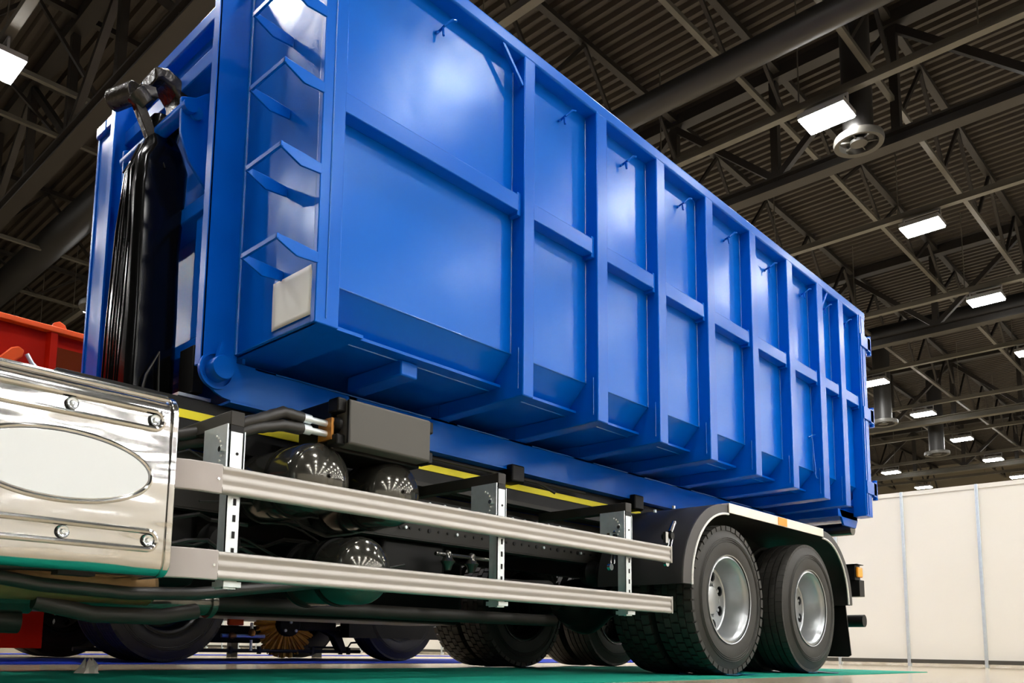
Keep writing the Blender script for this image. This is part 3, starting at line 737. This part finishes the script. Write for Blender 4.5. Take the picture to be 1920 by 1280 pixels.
# air tanks lying crosswise
def airtank(x, z, r, y0, y1):
    pr = [(.001, y0)]+[(r*.9*math.sin(math.radians(a))/math.sin(math.radians(38)), y0+r*.9*(1-math.cos(math.radians(a)))/math.sin(math.radians(38))) for a in (5, 10, 15, 20, 25, 30, 35, 38)]; yl = pr[-1][1]; pr += [(r*.95, yl+.014), (r*.985, yl+.028), (r, yl+.045), (r, y1-.1), (r*.8, y1-.04), (.001, y1)]
    a = MB().lathe(pr, (x, 0, z), 'y', 48).build('air_tank', 'air', trk)
    MB().lathe([(.001, -.014), (.008, -.014), (.008, .0), (.013, .0), (.013, .01)], (x, y0, z), 'y', 8).build('drain_plug', 'hook', a)
    multi('strap', 'blackframe', a, [MB().lathe([(r, -.012), (r+.006, -.012), (r+.006, .012), (r, .012)], (x, yy, z), 'y', 48) for yy in (y0+.25, y0+.5)])
airtank(2.14, .90, .162, 2.955, 3.75); airtank(2.58, .893, .160, 2.965, 3.75); airtank(2.41, .51, .158, 2.965, 3.6)
# plastic box with hoses
bx = MB().box(2.195, 2.69, 2.90, 3.0, 1.045, 1.25).build('plastic_box', 'box', trk, bevel=.012, seg=3)
b = MB().box(2.175, 2.71, 3.0, 3.26, 1.03, 1.26); b.box(2.15, 2.20, 2.925, 3.0, 1.19, 1.255); b.box(2.15, 2.20, 2.925, 3.0, 1.04, 1.09)
b.box(2.685, 2.72, 2.915, 3.0, 1.19, 1.25); b.box(2.685, 2.72, 2.915, 3.0, 1.04, 1.10); b.lathe([(.001, -.03), (.03, -.02), (.035, .0)], (2.185, 2.965, 1.14), 'x', 16)
b.build('box_body', 'blackframe', bx, bevel=.008)
MB().box(2.192, 2.198, 2.897, 2.91, 1.05, 1.245).build('lid_seam', 'blackframe', bx)
MB().box(2.145, 2.16, 2.96, 3.06, 1.065, 1.165).build('valve_plate', 'brass', bx, bevel=.002)
for k, (z, ) in enumerate(((1.142,), (1.095,))):
    pts = [(1.50, 3.1+.05*k, .98-.03*k), (1.66, 3.03, 1.03-.04*k), (1.80, 3.0, 1.09-.035*k), (1.92, 3.0, z+.005-.01*k), (2.02, 3.0, z)]
    # smooth
    Q = []
    for i in range(len(pts)-1):
        for t in range(5):
            f = t/5; Q.append(tuple(pts[i][c]*(1-f)+pts[i+1][c]*f for c in range(3)))
    Q.append(pts[-1])
    h = MB().tube(Q, [.024+(.0025 if i % 2 else 0) for i in range(len(Q))], 12).build('corrugated_hose', 'hose', trk)
    MB().tube([(2.0, 3.0, z), (2.06, 3.0, z), (2.065, 3.0, z), (2.145, 3.0, z)], [.022, .022, .015, .015], 12).build('hose_fitting', 'galv', h)
# valves, cables, chambers in the dark under the deck
b = MB()
for x, z in ((3.4, .66), (3.6, .66)):
    b.lathe([(.001, -.05), (.02, -.05), (.03, -.02), (.045, .0), (.03, .02), (.02, .06), (.001, .07)], (x, 3.5, z), 'z', 14)
b.tube([(3.3, 3.5, .70), (3.75, 3.5, .70)], .012, 8); b.build('brake_valve', 'air', trk)
for k in range(16):
    x0 = random.uniform(1.4, 2.6); y0_ = random.uniform(3.35, 3.6); z0 = random.uniform(.5, .95)
    P = [(x0+.12*i+random.uniform(-.03, .03), y0_+random.uniform(-.03, .03), z0+.04*math.sin(i+k)+random.uniform(-.03, .03)) for i in range(6)]
    MB().tube(P, random.choice((.005, .007, .01)), 6).build('cable', 'hose', trk)
for x, y, z, r in ((1.95, 3.55, .62, .10), (2.9, 3.62, .55, .10), (4.9, 3.55, .70, .09), (6.2, 3.6, .70, .09)):
    MB().lathe([(.001, -.08), (r*.8, -.07), (r, -.01), (r*1.08, 0), (r, .01), (r*.8, .07), (.001, .08)], (x, y, z), 'y', 24).build('brake_chamber', 'blackframe', trk)
MB().box(3.0, 3.5, 3.62, 4.3, .52, .78).build('transfer_case', 'blackframe', trk, bevel=.03)
MB().box(.2, 1.9, 3.62, 4.4, .42, .80).build('gearbox', 'blackframe', trk, bevel=.05)
# far side guard and box
MB().box(1.3, 4.6, 4.55, 5.2, .33, .95).build('far_side_box', 'blackframe', trk, bevel=.05)
MB().tube([(1.9, 3.75, .36), (4.7, 3.75, .36)], .04, 14).build('exhaust_pipe', 'greyframe', trk)
MB().tube([(3.55, 3.3, .52), (3.9, 3.35, .53), (4.2, 3.4, .55)], .05, 14).build('air_dryer', 'greyframe', trk)
# protective film under the tyres
for x, y, l in ((5.385, 2.95, 'crumpled blue film under the front tandem wheels, near side'), (6.74, 2.95, 'crumpled blue film under the rearmost near wheels'), (5.385, 4.75, 'crumpled blue film under the far tandem wheels')):
    mb = MB(); n = 20
    for i in range(n):
        a = 2*PI*i/n; r = 1+.25*math.sin(i*2.1+x)
        mb.v.append((x+.28*r*math.cos(a), y+.34*r*math.sin(a), .008+.010*abs(math.sin(i*1.9))))
    mb.v.append((x, y, .007))
    for i in range(n): mb.f.append((i, (i+1) % n, n))
    o = mb.build('protective_film', 'film2', smooth=False); tag(o, l, 'plastic film', 'blue film under the truck wheels')

# ============================================================ BACKGROUND SERVICE TRUCK
bt = thing('service_truck', 'orange-red road service truck with a brush, parked beyond the hooklift truck', 'truck', (4, 7.7, 0))
body = MB().box(-1.2, 4.7, 6.62, 6.66, 1.3, 2.50).box(-1.2, 4.7, 8.9, 8.94, 1.3, 2.5).box(4.62, 4.7, 6.62, 8.94, 1.3, 2.5).box(-1.2, 4.7, 6.62, 8.94, 1.28, 1.32).build('dump_body', 'red', bt, smooth=False)
MB().box(-1.2, 4.75, 6.56, 6.68, 2.50, 2.545).build('top_rail', 'orangered', body, bevel=.006)
for x in (1.55, 2.11, 3.2): MB().prism([(x, 6.62), (x+.09, 6.62), (x+.07, 6.57), (x+.02, 6.57)], 'z', 1.3, 2.5).build('body_rib', 'red', body)
MB().box(2.17, 3.1, 6.606, 6.62, 1.7, 2.40).build('body_panel', 'brownpanel', body, smooth=False)
MB().prism([(1.65, 2.05), (1.72, 2.03), (1.93, 2.24), (1.94, 2.29), (1.90, 2.31), (1.85, 2.29)], 'y', 6.52, 6.57).build('body_lever', 'orangered', body, bevel=.01)
MB().prism([(2.13, 2.54), (2.15, 2.58), (2.19, 2.60), (2.23, 2.58), (2.25, 2.54)], 'y', 6.58, 6.62).build('body_lug', 'orangered', body, bevel=.004)
b = MB().box(-1.2, 6.9, 7.2, 7.28, .75, 1.0).box(-1.2, 6.9, 8.2, 8.28, .75, 1.0).box(3.6, 7.0, 6.75, 8.7, .42, .95)
b.box(5.2, 7.3, 6.75, 6.9, .24, .55)
b.build('chassis', 'blackframe', bt, smooth=False)
def bgwheel(x, y, flip):
    return place_wheel(x, y, 'rib', True, flip, bt, True)
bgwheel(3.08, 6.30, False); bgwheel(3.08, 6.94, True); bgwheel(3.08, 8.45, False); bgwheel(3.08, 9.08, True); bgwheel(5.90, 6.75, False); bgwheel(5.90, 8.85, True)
MB().tube([(3.1, 6.7, .52), (3.1, 8.6, .52)], .07, 14).build('axle', 'blackframe', bt)
b = MB(); c = Vector((4.60, 7.0, .355)); 
for k in range(150):
    a = 2*PI*k/150; L_ = .315+.008*math.sin(k*7.1)
    d = Vector((math.cos(a), 0, math.sin(a)))
    b.bar(c+d*.10+Vector((0, .02*math.sin(k*3.1), 0)), c+d*L_+Vector((0, .05*math.sin(k*5.3), 0)), .04, .010+.006*(k%3==0))
b.build('brush', 'bristle', bt, smooth=False)
b = MB().disc(c+Vector((0, -.06, 0)), .115, 'y', 24, .05)
b.box(4.55, 5.15, 6.9, 7.05, .30, .47); b.prism([(5.0, .30), (5.20, .32), (5.30, .10), (5.22, .09), (5.12, .25)], 'y', 6.9, 7.0)
b.build('brush_arm', 'blackframe', bt, bevel=.01)
multi('bolt', 'galv', bt, [MB().disc((4.60+dx, 6.885, .355+dz), .014, 'y', 8, .01) for dx, dz in ((-.06, .07), (.06, .07), (-.06, -.06), (.06, -.06), (0, .02))])
MB().tube([(5.1, 6.95, .3), (5.3, 6.93, .36), (5.42, 6.93, .5)], .025, 10).build('hose', 'hose', bt)
b = MB().tube([(2.6, 6.95, .10), (5.5, 6.95, .10)], .018, 10).tube([(4.9, 7.0, .14), (5.38, 7.0, .14), (5.42, 7.0, .19), (5.6, 7.0, .20)], .010, 8)
for x in (4.0, 4.3, 4.9, 5.25, 5.35): b.box(x-.012, x+.012, 6.93, 6.97, .07, .14)
b.build('spray_bar', 'greyframe', bt)
b = MB().prism([(3.93, .70), (3.93, .58), (4.02, .50), (4.32, .52), (4.36, .70)], 'y', 6.8, 7.0); b.box(4.30, 4.42, 6.85, 6.95, .40, .56)
b.build('blue_hopper', 'bluecab', bt, bevel=.008)
b = MB().tube([(3.9, 6.95, .235), (4.35, 6.95, .235)], .02, 10); b.tube([(4.2, 6.93, .36), (4.2, 6.93, .24)], .016, 8); b.tube([(4.2, 6.93, .2), (4.2, 6.93, .1)], .014, 8)
b.build('water_pipe', 'galv', bt)
MB().lathe([(.001, -.04), (.03, -.03), (.034, 0), (.02, .03), (.001, .035)], (4.2, 6.92, .27), 'z', 12).build('brass_valve', 'brass', bt)
MB().lathe([(.001, -.04), (.025, -.03), (.03, 0), (.02, .03), (.001, .035)], (4.0, 6.92, .235), 'x', 12).build('brass_valve', 'brass', bt)
MB().box(3.95, 4.10, 6.9, 6.95, .33, .39).build('orange_clip', 'orangered', bt, bevel=.01)
MB().box(3.85, 4.35, 7.0, 7.3, .17, .33).build('pump_block', 'blackframe', bt, bevel=.02)
for x in (5.35, 6.6): MB().box(x-.045, x+.045, 9.2, 9.3, 0, .6).build('support_leg', 'greyframe', bt)
b = MB().tube([(1.95, 6.2, 2.06), (2.32, 6.0, 1.98), (2.6, 5.9, 1.9)], .014, 8)
b.tube([(1.95, 6.2, 2.06), (1.90, 6.2, 2.10), (1.86, 6.2, 2.16)], .016, 8)
b.build('tie_rod', 'galv', bt)
# red plinth seen low at the left edge
tag(MB().box(-.5, 2.5, 7.35, 7.6, .10, .75).build('red_panel', 'red', smooth=False), 'dark red panel low at the left edge behind the far tyres', 'panel')
